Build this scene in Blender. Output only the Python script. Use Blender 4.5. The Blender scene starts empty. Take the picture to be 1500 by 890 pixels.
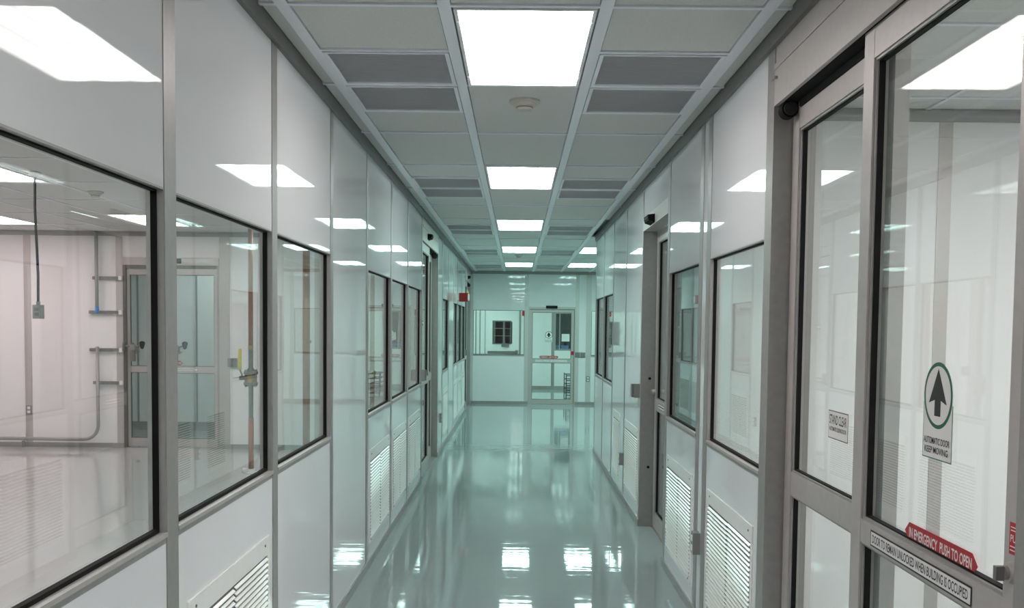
import bpy, math, random
from mathutils import Vector, Matrix
random.seed(7)
scene = bpy.context.scene
col = scene.collection

# ------------------------------------------------------------------ camera
CH = 1.652
pitch, yaw, roll = -0.05326, -0.00489, 0.01083
fwd = Vector((math.sin(yaw)*math.cos(pitch), math.cos(yaw)*math.cos(pitch), math.sin(pitch)))
rgt = Vector((math.cos(yaw), -math.sin(yaw), 0)); upv = rgt.cross(fwd)
r2 = math.cos(roll)*rgt + math.sin(roll)*upv
u2 = -math.sin(roll)*rgt + math.cos(roll)*upv
cam_data = bpy.data.cameras.new('camera'); cam = bpy.data.objects.new('camera', cam_data); col.objects.link(cam)
cam.matrix_world = Matrix(((r2.x, u2.x, -fwd.x, 0), (r2.y, u2.y, -fwd.y, 0), (r2.z, u2.z, -fwd.z, CH), (0, 0, 0, 1)))
cam_data.sensor_fit = 'HORIZONTAL'; cam_data.sensor_width = 36.0
cam_data.lens = 36.0*1445.9/1500.0
cam_data.shift_y = (556.26-445.0)/1500.0
cam_data.clip_start = 0.05; cam_data.clip_end = 200
scene.camera = cam

# ------------------------------------------------------------------ world, exposure
w = bpy.data.worlds.new('world'); scene.world = w; w.use_nodes = True
w.node_tree.nodes['Background'].inputs[0].default_value = (0.9, 1.0, 0.97, 1)
w.node_tree.nodes['Background'].inputs[1].default_value = 0.02
scene.cycles.transparent_max_bounces = 16
vs = scene.view_settings
vs.view_transform = 'Standard'; vs.look = 'None'; vs.exposure = 0.13; vs.gamma = 1.0; vs.use_curve_mapping = False
LAMP = 11.0           # radiance of a lit troffer lens

# ------------------------------------------------------------------ room dimensions (metres)
WL, WR, ZC = 1.004, 1.034, 2.851
ZCH = 2.793                       # underside of the top channel
Y0, YE = -6.0, 21.3               # corridor ends
D0, U, X0 = 3.770, 0.61, 0.017    # ceiling grid
HEAD, SILL = 2.035, 1.022
TH2 = 0.03
YB = 13.05                        # partition closing the pipe room
XLR = -8.2                        # far side of the pipe room
XRR = 5.0                         # far side of the right hand rooms
YX = 26.5                         # back of the room behind the end wall

# ------------------------------------------------------------------ materials
MATS = {}
def mat(name, color, rough=0.5, metal=0.0, spec=0.5, bump=None, vary=None, emit=None, coat=0.0):
    m = bpy.data.materials.new(name); m.use_nodes = True
    nt = m.node_tree; b = nt.nodes['Principled BSDF']
    b.inputs['Base Color'].default_value = (*color, 1); b.inputs['Roughness'].default_value = rough
    b.inputs['Metallic'].default_value = metal; b.inputs['Specular IOR Level'].default_value = spec
    b.inputs['Coat Weight'].default_value = coat; b.inputs['Coat Roughness'].default_value = 0.03
    tc = nt.nodes.new('ShaderNodeTexCoord')
    geo = nt.nodes.new('ShaderNodeNewGeometry')
    if vary:
        sc, amt = vary
        n = nt.nodes.new('ShaderNodeTexNoise'); n.inputs['Scale'].default_value = sc; n.inputs['Detail'].default_value = 4
        nt.links.new(geo.outputs['Position'], n.inputs['Vector'])
        r = nt.nodes.new('ShaderNodeMapRange'); r.inputs[1].default_value = 0.3; r.inputs[2].default_value = 0.7
        r.inputs[3].default_value = 1-amt; r.inputs[4].default_value = 1+amt
        nt.links.new(n.outputs['Fac'], r.inputs[0])
        mx = nt.nodes.new('ShaderNodeVectorMath'); mx.operation = 'SCALE'; mx.inputs[0].default_value = color
        nt.links.new(r.outputs[0], mx.inputs['Scale']); nt.links.new(mx.outputs[0], b.inputs['Base Color'])
    if bump:
        sc, dist, stretch = bump
        mp = nt.nodes.new('ShaderNodeMapping'); mp.inputs['Scale'].default_value = stretch
        nt.links.new(geo.outputs['Position'], mp.inputs['Vector'])
        n2 = nt.nodes.new('ShaderNodeTexNoise'); n2.inputs['Scale'].default_value = sc; n2.inputs['Detail'].default_value = 2
        nt.links.new(mp.outputs[0], n2.inputs['Vector'])
        bp = nt.nodes.new('ShaderNodeBump'); bp.inputs['Strength'].default_value = 1.0; bp.inputs['Distance'].default_value = dist
        nt.links.new(n2.outputs['Fac'], bp.inputs['Height']); nt.links.new(bp.outputs[0], b.inputs['Normal'])
        if coat: nt.links.new(bp.outputs[0], b.inputs['Coat Normal'])
    if emit:
        b.inputs['Emission Color'].default_value = (*emit[0], 1); b.inputs['Emission Strength'].default_value = emit[1]
    MATS[name] = m
    return m
mat('panel', (0.78, 0.79, 0.80), 0.02, spec=0.42, bump=(1.6, 0.0006, (1, 1, 1)), vary=(0.8, 0.015))
mat('room_wall', (0.82, 0.82, 0.81), 0.4, vary=(0.7, 0.015))
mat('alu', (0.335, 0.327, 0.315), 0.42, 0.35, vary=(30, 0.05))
mat('alu_light', (0.49, 0.462, 0.442), 0.42, 0.30, vary=(30, 0.04))
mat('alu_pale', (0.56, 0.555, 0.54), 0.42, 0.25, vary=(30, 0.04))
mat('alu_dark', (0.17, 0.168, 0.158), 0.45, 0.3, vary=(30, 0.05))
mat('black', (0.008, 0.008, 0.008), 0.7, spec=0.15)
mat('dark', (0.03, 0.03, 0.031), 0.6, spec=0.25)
mat('floor', (0.33, 0.39, 0.385), 0.035, spec=0.68, bump=(4.0, 0.0007, (0.6, 2.8, 1)), vary=(0.5, 0.03))
mat('floor_pale', (0.47, 0.465, 0.455), 0.04, spec=0.6, bump=(3.0, 0.0010, (0.7, 2.6, 1)), vary=(0.5, 0.02))
mat('tile', (0.66, 0.66, 0.64), 0.8, vary=(220, 0.10), bump=(260, 0.001, (1, 1, 1)))
mat('gridbar', (0.84, 0.85, 0.90), 0.4)
mat('white', (0.82, 0.82, 0.80), 0.4)
mat('louver', (0.87, 0.865, 0.84), 0.16, vary=(15, 0.02))
mat('louver_gap_shade', (0.10, 0.10, 0.095), 0.6)  # dark backing paints the shadow gaps between slats
mat('grille', (0.72, 0.72, 0.73), 0.5)
mat('grille_back', (0.5, 0.5, 0.51), 0.7)
mat('copper', (0.36, 0.115, 0.065), 0.4, 0.25, vary=(25, 0.12))
mat('iron', (0.22, 0.21, 0.20), 0.45, 0.6, vary=(40, 0.15))
mat('brass', (0.50, 0.36, 0.14), 0.35, 0.8)
mat('yellow', (0.72, 0.58, 0.02), 0.4)
mat('red', (0.46, 0.008, 0.016), 0.4)
mat('alarm_red', (0.27, 0.006, 0.012), 0.4)
mat('green', (0.010, 0.13, 0.075), 0.4)
mat('ink', (0.012, 0.012, 0.012), 0.5)
mat('paper', (0.83, 0.82, 0.80), 0.5)
mat('blue', (0.05, 0.22, 0.62), 0.5)
mat('steel_box', (0.30, 0.305, 0.30), 0.4, 0.5)
mat('smoke_det', (0.56, 0.54, 0.47), 0.45)
mat('store_shade', (0.035, 0.042, 0.04), 0.6)
mat('amber', (0.75, 0.5, 0.03), 0.4)

def glass_mat():
    m = bpy.data.materials.new('pane_glass'); m.use_nodes = True; nt = m.node_tree; nt.nodes.clear()
    out = nt.nodes.new('ShaderNodeOutputMaterial'); mix = nt.nodes.new('ShaderNodeMixShader')
    fr = nt.nodes.new('ShaderNodeFresnel')
    # same air-to-glass reflectance on both faces of the pane (its body does not bend the ray)
    bf = nt.nodes.new('ShaderNodeNewGeometry'); io = nt.nodes.new('ShaderNodeMapRange')
    io.inputs[3].default_value = 1.52; io.inputs[4].default_value = 1/1.52
    nt.links.new(bf.outputs['Backfacing'], io.inputs[0]); nt.links.new(io.outputs[0], fr.inputs['IOR'])
    tr = nt.nodes.new('ShaderNodeBsdfTransparent'); tr.inputs[0].default_value = (0.945, 0.965, 0.96, 1)
    gl = nt.nodes.new('ShaderNodeBsdfGlossy'); gl.inputs['Roughness'].default_value = 0.0
    geo = nt.nodes.new('ShaderNodeNewGeometry')
    n = nt.nodes.new('ShaderNodeTexNoise'); n.inputs['Scale'].default_value = 1.3; n.inputs['Detail'].default_value = 1
    bp = nt.nodes.new('ShaderNodeBump'); bp.inputs['Distance'].default_value = 0.0008
    nt.links.new(geo.outputs['Position'], n.inputs['Vector']); nt.links.new(n.outputs['Fac'], bp.inputs['Height'])
    nt.links.new(bp.outputs[0], gl.inputs['Normal'])
    nt.links.new(fr.outputs[0], mix.inputs[0]); nt.links.new(tr.outputs[0], mix.inputs[1]); nt.links.new(gl.outputs[0], mix.inputs[2])
    nt.links.new(mix.outputs[0], out.inputs[0]); MATS['glass'] = m
glass_mat()

def lens_mat(name, color, k=1.0):
    m = bpy.data.materials.new(name); m.use_nodes = True; nt = m.node_tree; nt.nodes.clear()
    out = nt.nodes.new('ShaderNodeOutputMaterial'); em = nt.nodes.new('ShaderNodeEmission')
    tc = nt.nodes.new('ShaderNodeTexCoord'); sp = nt.nodes.new('ShaderNodeSeparateXYZ')
    nt.links.new(tc.outputs['Object'], sp.inputs[0])
    # three tubes run along the lens: brighter stripes over each
    a = nt.nodes.new('ShaderNodeMath'); a.operation = 'MULTIPLY'; a.inputs[1].default_value = 2*math.pi/0.17
    c = nt.nodes.new('ShaderNodeMath'); c.operation = 'COSINE'
    s = nt.nodes.new('ShaderNodeMath'); s.operation = 'MULTIPLY_ADD'; s.inputs[1].default_value = 0.5*LAMP*k; s.inputs[2].default_value = LAMP*k
    nt.links.new(sp.outputs['X'], a.inputs[0]); nt.links.new(a.outputs[0], c.inputs[0]); nt.links.new(c.outputs[0], s.inputs[0])
    nt.links.new(s.outputs[0], em.inputs['Strength']); em.inputs['Color'].default_value = (*color, 1)
    nt.links.new(em.outputs[0], out.inputs[0]); MATS[name] = m
lens_mat('lens_near', (1.0, 0.935, 0.93)); lens_mat('lens_mid', (0.88, 1.0, 0.98)); lens_mat('lens_far', (0.63, 1.0, 0.90), 1.05)
lens_mat('lens_rose', (1.0, 0.75, 0.79), 1.0); lens_mat('lens_blush', (1.0, 0.92, 0.93), 0.9); lens_mat('lens_room', (1.0, 0.945, 0.945), 1.6)

# ------------------------------------------------------------------ mesh helpers
class MB:
    def __init__(s): s.v = []; s.f = []; s.m = []; s.mats = []
    def mi(s, m):
        if m not in s.mats: s.mats.append(m)
        return s.mats.index(m)
    def faces(s, vs, fs, m):
        o = len(s.v); s.v += [tuple(p) for p in vs]; k = s.mi(m)
        for f in fs: s.f.append(tuple(i+o for i in f)); s.m.append(k)
        return s
    def box(s, x0, x1, y0, y1, z0, z1, m='white'):
        if x0 > x1: x0, x1 = x1, x0
        if y0 > y1: y0, y1 = y1, y0
        if z0 > z1: z0, z1 = z1, z0
        return s.faces([(x0,y0,z0),(x1,y0,z0),(x1,y1,z0),(x0,y1,z0),(x0,y0,z1),(x1,y0,z1),(x1,y1,z1),(x0,y1,z1)],
            [(0,3,2,1),(4,5,6,7),(0,1,5,4),(1,2,6,5),(2,3,7,6),(3,0,4,7)], m)
    def cyl(s, p0, p1, r0, r1=None, n=16, m='white'):
        r1 = r0 if r1 is None else r1
        p0, p1 = Vector(p0), Vector(p1); d = (p1-p0).normalized()
        a = d.orthogonal().normalized(); b = d.cross(a)
        vs = []
        for p, r in ((p0, r0), (p1, r1)):
            for i in range(n):
                t = 2*math.pi*i/n; vs.append(p + a*r*math.cos(t) + b*r*math.sin(t))
        fs = [(i, (i+1) % n, n+(i+1) % n, n+i) for i in range(n)] + [tuple(range(n-1, -1, -1)), tuple(range(n, 2*n))]
        return s.faces(vs, fs, m)
    def tube(s, pts, r, n=10, m='white'):
        pts = [Vector(p) for p in pts]; rings = []
        a = None
        for i, p in enumerate(pts):
            d = (pts[min(i+1, len(pts)-1)] - pts[max(i-1, 0)]).normalized()
            a = d.orthogonal().normalized() if a is None else (a - d*a.dot(d)).normalized()
            b = d.cross(a); rings.append([p + a*r*math.cos(2*math.pi*k/n) + b*r*math.sin(2*math.pi*k/n) for k in range(n)])
        vs = [q for rg in rings for q in rg]; fs = []
        for i in range(len(pts)-1):
            for k in range(n): fs.append((i*n+k, i*n+(k+1) % n, (i+1)*n+(k+1) % n, (i+1)*n+k))
        fs += [tuple(range(n-1, -1, -1)), tuple(range((len(pts)-1)*n, len(pts)*n))]
        return s.faces(vs, fs, m)
    def lathe(s, prof, c=(0,0,0), n=24, m='white'):
        vs = []
        for r, z in prof:
            for k in range(n): t = 2*math.pi*k/n; vs.append((c[0]+r*math.cos(t), c[1]+r*math.sin(t), c[2]+z))
        fs = []
        for i in range(len(prof)-1):
            for k in range(n): fs.append((i*n+k, i*n+(k+1) % n, (i+1)*n+(k+1) % n, (i+1)*n+k))
        fs += [tuple(range(n-1, -1, -1)), tuple(range((len(prof)-1)*n, len(prof)*n))]
        return s.faces(vs, fs, m)
    def ring(s, x0, x1, z0, z1, t, y0, y1, m, tb=None, tt=None):
        """rectangular ring in the local x-z plane; t sides, tb bottom, tt top"""
        tb = t if tb is None else tb; tt = t if tt is None else tt
        s.box(x0, x0+t, y0, y1, z0, z1, m); s.box(x1-t, x1, y0, y1, z0, z1, m)
        s.box(x0+t, x1-t, y0, y1, z0, z0+tb, m); s.box(x0+t, x1-t, y0, y1, z1-tt, z1, m)
        return s
    def mesh(s, name):
        me = bpy.data.meshes.new(name); me.from_pydata(s.v, [], s.f); me.update()
        for k in s.mats: me.materials.append(MATS[k])
        me.polygons.foreach_set('material_index', s.m)
        return me
    def build(s, name, parent=None, loc=(0,0,0), rz=0.0, smooth=False):
        me = s.mesh(name)
        if smooth: me.shade_smooth()
        return link(name, me, parent, loc, rz)
def link(name, data, parent=None, loc=(0,0,0), rz=0.0):
    o = bpy.data.objects.new(name, data); col.objects.link(o)
    o.parent = parent; o.location = loc; o.rotation_euler = (0, 0, rz)
    return o
def tag(o, label, cat, group=None, kind=None):
    o['label'] = label; o['category'] = cat
    if group: o['group'] = group
    if kind: o['kind'] = kind
    return o
def root(name, label, cat, loc=(0,0,0), rz=0.0, group=None, kind=None):
    o = link(name, None, None, loc, rz); o.empty_display_size = 0.1
    return tag(o, label, cat, group, kind)
_boxes = {}
def boxpart(name, parent, x0, x1, y0, y1, z0, z1, m):
    """a box piece; alike sizes share one mesh"""
    k = (name, round(x1-x0, 4), round(y1-y0, 4), round(z1-z0, 4), m)
    if k not in _boxes:
        a, b, c = (x1-x0)/2, (y1-y0)/2, (z1-z0)/2
        _boxes[k] = MB().box(-a, a, -b, b, -c, c, m).mesh(name)
    return link(name, _boxes[k], parent, ((x0+x1)/2, (y0+y1)/2, (z0+z1)/2))

# wall-mounted frames: local x = right as one faces the wall, local y = into the wall, z up
def on_wall(side, along, z=0.0, out=0.0):
    if side == 'L': return ((-WL+out, along, z), math.pi/2)
    if side == 'R': return ((WR-out, along, z), -math.pi/2)
    if side == 'E': return ((along, YE-out, z), 0.0)
    if side == 'B': return ((along, YB-out, z), 0.0)
    if side == 'X': return ((along, YX-out, z), 0.0)

# ------------------------------------------------------------------ text and stickers
def text_geo(body, bold=0.0):
    cu = bpy.data.curves.new('t', 'FONT'); cu.body = body; cu.size = 1.0; cu.offset = bold; cu.resolution_u = 3
    o = bpy.data.objects.new('t', cu); col.objects.link(o)
    me = o.to_mesh(); vs = [(v.co.x, v.co.y) for v in me.vertices]; fs = [tuple(p.vertices) for p in me.polygons]
    o.to_mesh_clear(); bpy.data.objects.remove(o); bpy.data.curves.remove(cu)
    xs = [v[0] for v in vs]; ys = [v[1] for v in vs]
    return vs, fs, min(xs), max(xs), min(ys), max(ys)
def sticker(name, parent, items, loc, label=None, y0=0.0):
    """flat print: layered thin shapes in local x-z, facing -y"""
    mb = MB(); y = y0
    for it in items:
        k = it[0]
        if k == 'rect':
            _, x0, x1, z0, z1, m = it; mb.box(x0, x1, y-0.0006, y, z0, z1, m)
        elif k == 'poly':
            _, pts, m = it; n = len(pts)
            mb.faces([(p[0], y-0.0006, p[1]) for p in pts] + [(p[0], y, p[1]) for p in pts],
                     [tuple(range(n))] + [tuple(range(2*n-1, n-1, -1))] + [(i, n+i, n+(i+1) % n, (i+1) % n) for i in range(n)], m)
        elif k == 'ell':
            _, cx, cz, rx, rz, m = it; n = 40
            pts = [(cx+rx*math.cos(2*math.pi*i/n), cz+rz*math.sin(2*math.pi*i/n)) for i in range(n)]
            mb.faces([(p[0], y-0.0006, p[1]) for p in pts], [tuple(range(n))], m)
        elif k == 'text':
            _, body, x0, x1, z0, z1, m, bold = it
            vs, fs, a, b, c, d = text_geo(body, bold)
            mb.faces([(x0+(v[0]-a)/(b-a)*(x1-x0), y-0.0006, z0+(v[1]-c)/(d-c)*(z1-z0)) for v in vs], fs, m)
        y -= 0.0003
    o = mb.build(name, parent, loc)
    if label: o['label'] = label
    return o
def arrow_decal(parent, x, z, y, wd=0.174, label='white decal with green ring and black arrow'):
    h = wd*1.32; r = wd/2*0.98
    pts = [(0, .058), (.040, -.010), (.0135, -.003), (.0135, -.034), (-.0135, -.034), (-.0135, -.003), (-.040, -.010)]
    k = wd/0.174*1.32
    sticker('arrow_decal', parent, [
        ('rect', -wd/2, wd/2, -h*0.63, 0.0, 'green'), ('rect', -wd/2+.003, wd/2-.003, -h*0.63+.003, 0.0, 'paper'),
        ('ell', 0, 0.02, r, r, 'green'), ('ell', 0, 0.02, r*.88, r*.88, 'paper'),
        ('poly', [(p[0]*k, p[1]*k+.012) for p in pts], 'ink'),
        ('text', 'AUTOMATIC DOOR', -wd*.44, wd*.44, -h*.46, -h*.385, 'ink', 0.012),
        ('text', 'KEEP MOVING', -wd*.40, wd*.40, -h*.565, -h*.49, 'ink', 0.008)], (x, y, z), label)
def emergency_sticker(parent, x, z, y, L=0.44, H=0.05):
    a = H*0.55
    sticker('emergency_sticker', parent, [
        ('poly', [(-L/2, 0), (-L/2+a, H/2), (L/2-a, H/2), (L/2, 0), (L/2-a, -H/2), (-L/2+a, -H/2)][::-1], 'red'),
        ('text', 'IN EMERGENCY  PUSH TO OPEN', -L*.43, L*.43, -H*.27, H*.27, 'paper', 0.02)], (x, y, z),
        'red arrow-ended sticker reading IN EMERGENCY PUSH TO OPEN')

# ------------------------------------------------------------------ floor
fl = MB().box(-WL-TH2, XRR+.3, Y0-.2, YX+.2, -0.12, 0, 'floor').box(XLR-.3, -WL-TH2, YB+.05, YX+.2, -.12, 0, 'floor').build('floor')
f2 = MB().box(XLR-.3, -WL-TH2, -2.2, YB+.05, -0.12, 0, 'floor_pale').build('floor')
tag(f2, 'pale glossy epoxy floor of the pipe room', 'floor', kind='structure')
tag(fl, 'glossy grey-green epoxy floor of the corridor and rooms', 'floor', kind='structure')

# ------------------------------------------------------------------ ceilings
def light_fixture(cx, cy, lens, label, group='ceiling troffer lights', w=0.545, l=1.18):
    t = root('ceiling_light', label, 'ceiling light', (cx, cy, ZC), 0, group)
    fr = MB(); a, b = w/2, l/2
    for x0, x1, y0, y1 in ((-a, -a+.014, -b, b), (a-.014, a, -b, b), (-a+.014, a-.014, -b, -b+.014), (-a+.014, a-.014, b-.014, b)):
        fr.box(x0, x1, y0, y1, -0.004, 0.05, 'white')
    fr.box(-a, a, -b, b, 0.05, 0.056, 'white')
    fr.build('housing', t)
    MB().box(-a+.016, a-.016, -b+.016, b-.016, 0.002, 0.008, lens).build('diffuser', t)
    for sx in (-1, 1):
        for sy in (-.72, .72):
            boxpart('latch', t, sx*(a-.007)-.005, sx*(a-.007)+.005, sy*b-.02, sy*b+.02, -.008, -.004, 'white')
    return t
_core = None
def grille(cx, cy, label, group, w=0.555, l=0.565):
    global _core
    t = root('return_grille', label, 'air grille', (cx, cy, ZC), 0, group)
    a, b = w/2, l/2
    if _core is None:
        fr = MB()
        for x0, x1, y0, y1 in ((-a, -a+.018, -b, b), (a-.018, a, -b, b), (-a+.018, a-.018, -b, -b+.018), (-a+.018, a-.018, b-.018, b)):
            fr.box(x0, x1, y0, y1, -0.003, 0.03, 'gridbar')
        bl = MB(); bl.box(-a+.018, a-.018, -b+.018, b-.018, 0.03, 0.034, 'grille_back')
        n = 24
        for i in range(n):
            y = -b+.03+i*(2*b-.06)/(n-1)
            bl.faces([(-a+.018, y-.008, 0.0), (a-.018, y-.008, 0.0), (a-.018, y+.006, .018), (-a+.018, y+.006, .018),
                      (-a+.018, y-.005, 0.0), (a-.018, y-.005, 0.0), (a-.018, y+.009, .018), (-a+.018, y+.009, .018)],
                     [(0, 1, 2, 3), (7, 6, 5, 4), (0, 4, 5, 1), (2, 6, 7, 3)], 'grille')
        _core = (fr.mesh('frame'), bl.mesh('blades'))
    link('frame', _core[0], t); c = link('blades', _core[1], t); c['kind'] = 'stuff'
    return t

def tile(parent, x0, x1, y0, y1):
    g = 0.004
    boxpart('ceiling_tile', parent, x0+g, x1-g, y0+g, y1-g, ZC+0.007, ZC+0.025, 'tile')
def bar(parent, x0, x1, y0, y1):
    boxpart('grid_bar', parent, x0, x1, y0, y1, ZC, ZC+0.03, 'gridbar')
HB = 0.0245                      # half width of a long bar
ORD = ['first', 'second', 'third', 'fourth', 'fifth', 'sixth']

ceil = root('ceiling', 'grey suspended tile ceiling with pale grid bars over the corridor', 'ceiling', kind='structure')
MB().box(-WL-.2, XRR+.2, Y0-.1, YE+.1, ZC+.11, ZC+.13, 'tile').build('deck', ceil)
bars = [X0-.915, X0-.305, X0+.305, X0+.915]
EL, ER = -0.983, 1.014
for b in bars: bar(ceil, b-HB, b+HB, Y0, YE)
k0, k1 = -3, 4
cols = [(EL, bars[0]-HB), (bars[0]+HB, bars[1]-HB), (bars[1]+HB, bars[2]-HB), (bars[2]+HB, bars[3]-HB), (bars[3]+HB, ER)]
cw = 0.012
def uy(u): return D0+u*U
def rows(c, us):
    for a, b in zip(us[:-1], us[1:]):
        y0, y1 = max(uy(a)+cw, Y0), min(uy(b)-cw, YE)
        if y1-y0 > .06: tile(ceil, cols[c][0], cols[c][1], y0, y1)
for k in range(k0, k1+1):
    u = 6*k
    rows(2, [u+2, u+4, u+6])
    for c in (1, 3): rows(c, [u, u+1]); rows(c, [u+3, u+4, u+6])
    for c in (0, 4):
        if c == 4 and u >= 12: continue
        rows(c, [u, u+2, u+4, u+6])
    for c in range(5):
        us = [u, u+2, u+4] + ([u+1, u+3] if c in (1, 3) else [])
        if c == 4 and u >= 12: continue
        for q in us:
            if Y0+.05 < uy(q) < YE-.05: bar(ceil, cols[c][0], cols[c][1], uy(q)-cw, uy(q)+cw)
CL = {0: 'brightest large troffer light, right before the smoke detector tile', 1: 'corridor troffer light, second from the smoke detector, above the right recessed door',
      2: 'corridor troffer light, third in the row, next before the left sliding door header', 3: 'corridor troffer light beside the small far smoke detector',
      4: 'last troffer light of the middle corridor row, close to the end wall', -1: 'corridor troffer light directly overhead, next before the near sliding door', -2: 'corridor troffer light behind the near sliding door'}
for k in range(-2, 5):
    u = 6*k
    ln = 'lens_near' if k <= 0 else ('lens_mid' if k == 1 else 'lens_far')
    light_fixture(X0, uy(u+1), ln, CL[k], 'troffer lights in the corridor row')
    for c, sd in ((1, 'pipe room'), (3, 'arrow decal door')):
        for j in (1, 2):
            if uy(u+j+1) > YE-.1: continue
            nm = ORD[k] if k >= 0 else ('overhead' if k == -1 else 'rearmost')
            wh = 'level with' if j == 1 else 'just past'
            grille((cols[c][0]+cols[c][1])/2, uy(u+j+.5), 'dark grey ceiling grille %s the %s corridor light, %s side' % (wh, nm, sd),
                   'paired ceiling grilles')
# side hall ceiling, right of the corridor beyond the right wall
hall = root('ceiling', 'tile ceiling of the side hall that opens beyond the right wall', 'ceiling', kind='structure')
hx = [X0+.915+i*.61 for i in range(8)]
hall_lights = {(0, 18), (0, 24), (3, 18), (3, 24), (5, 18)}
for i in range(1, len(hx)): bar(hall, hx[i]-HB, hx[i]+HB, 13.16, YE)
for i in range(len(hx)-1):
    a, b = hx[i]+HB, min(hx[i+1]-HB, XRR)
    if b-a < .05: continue
    ys = [13.16]+[uy(q) for q in range(16, 30, 2)]+[YE]
    for ya, yb in zip(ys[:-1], ys[1:]):
        un = round((ya-D0)/U) if ya > 13.2 else -99
        if (i, un) in hall_lights: continue
        if yb-ya > .1: tile(hall, a, b, ya+cw, yb-cw)
    for y in ys[1:-1]: bar(hall, a, b, y-cw, y+cw)
HL = {(0, 18): 'side hall troffer light next to the fourth corridor light', (0, 24): 'side hall troffer light next to the last corridor light',
      (3, 18): 'inner side hall troffer light level with the fourth corridor light', (3, 24): 'inner side hall troffer light level with the last corridor light', (5, 18): 'innermost troffer light at the far side of the side hall'}
for (i, un) in sorted(hall_lights):
    light_fixture((hx[i]+hx[i+1])/2, uy(un+1), 'lens_far', HL[(i, un)], 'side hall troffer lights')

def room_ceiling(label, x0, x1, y0, y1, xb, yb, lights, lens, llabel, group):
    r = root('ceiling', label, 'ceiling', kind='structure')
    xs = []; x = xb
    while x > x0: x -= .61
    x += .61
    while x < x1: xs.append(x); x += .61
    ys = []; y = yb
    while y > y0: y -= 1.22
    y += 1.22
    while y < y1: ys.append(y); y += 1.22
    for x in xs: bar(r, x-.012, x+.012, y0, y1)
    ex = [x0]+xs+[x1]; ey = [y0]+ys+[y1]
    cells = {}
    for i in range(len(ex)-1):
        for j in range(len(ey)-1):
            a, b, c, d = ex[i]+.012, ex[i+1]-.012, ey[j]+cw, ey[j+1]-cw
            if b-a < .06 or d-c < .06: continue
            hit = [q for q in lights if a < q[0] < b and c < q[1] < d]
            if hit and b-a > .5 and d-c > 1.1:
                light_fixture((a+b)/2, (c+d)/2, lens(hit[0][0]) if callable(lens) else lens, llabel % hit[0][2], group)
            else: tile(r, a, b, c, d)
    for y in ys:
        for i in range(len(ex)-1):
            if ex[i+1]-ex[i] > .06: bar(r, ex[i]+.012, ex[i+1]-.012, y-cw, y+cw)
    return r
MB().box(XLR-.1, -WL-.2, Y0-.1, YX+.1, ZC+.11, ZC+.13, 'tile').build('deck', ceil)
room_ceiling('tile ceiling of the pipe room behind the left windows', XLR, -WL-.045, -2.0, YB, -4.0, 7.31,
    [(-4.3, 8.0, 'over the hanging cord'), (-4.3, 11.6, 'in front of the valve door'), (-6.2, 11.6, 'above the wall batten with an outlet'), (-6.2, 7.9, 'left of the hanging cord'),
     (-2.5, 11.6, 'added out of view close to the left sliding door'), (-4.3, 4.3, 'behind the first left windows'), (-6.2, 4.3, 'deep beyond the first left windows'), (-2.5, 8.0, 'added out of view close to the left corridor windows'), (-2.5, 4.3, 'added out of view just inside the second left window'), (-7.4, 11.6, 'in the far corner by the long wall'), (-1.9, 9.2, 'added out of view by the three left windows'), (-2.5, 1.8, 'added out of view by the rear of the left windows'), (-4.3, 0.6, 'added out of view at the rear of the pipe room'), (-7.4, 1.8, 'added out of view in the rear far corner')],  # several unseen troffers added to brighten the pipe room
    (lambda x: 'lens_mid' if x > -3 else ('lens_blush' if x > -5 else 'lens_rose')), 'pipe room troffer light %s', 'pipe room troffer lights')
room_ceiling('tile ceiling of the closed room beyond the valve door', XLR, -WL-.045, YB+.1, YE, -4.0, 14.0,
    [(-2.5, 14.7, 'beside the far left window'), (-2.5, 18.3, 'beside the far row of left windows'), (-4.3, 14.7, 'behind the valve door'), (-5.5, 18.3, 'deep in the closed room')],
    'lens_mid', 'closed room troffer light %s', 'closed room troffer lights')
room_ceiling('tile ceiling of the room behind the arrow decal door', WR+.045, XRR, -2.0, 5.45, 1.60, 1.5,
    [(2.5, 2.1, 'behind the arrow decal'), (2.5, 3.3, 'near the white partition'), (3.8, 3.3, 'in the far corner by the partition'), (3.8, .9, 'at the back of that room')],  # unseen troffers added out of frame to brighten this room
    'lens_room', 'unseen decal door room troffer light %s', 'decal door room troffer lights')
room_ceiling('tile ceiling of the room behind the right recessed door', WR+.045, XRR, 5.55, 13.05, 1.60, 6.5,
    [(2.5, 7.1, 'inside the recessed door'), (2.5, 10.7, 'further past the recessed door'), (3.8, 9.5, 'deep past the recessed door')],
    'lens_mid', 'recessed door room troffer light %s', 'recessed door room troffer lights')
room_ceiling('tile ceiling of the room behind the end wall', -3.0, XRR, YE+.1, YX, 0.0, 22.0,
    [(-0.9, 22.6, 'inside the end window'), (0.9, 23.8, 'inside the end door'), (3.4, 22.6, 'at the right of the end room'), (-.9, 25, 'above the push bar door'), (2.2, 25, 'at the far right of the end room'), (-2.1, 23.8, 'at the far left of the end room')],  # unseen troffers, their number raised to brighten the end room
    'lens_far', 'unseen end room troffer light %s', 'end room troffer lights')
MB().box(-3.2, XRR+.2, YE+.1, YX+.1, ZC+.11, ZC+.13, 'tile').build('deck', ceil)

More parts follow.
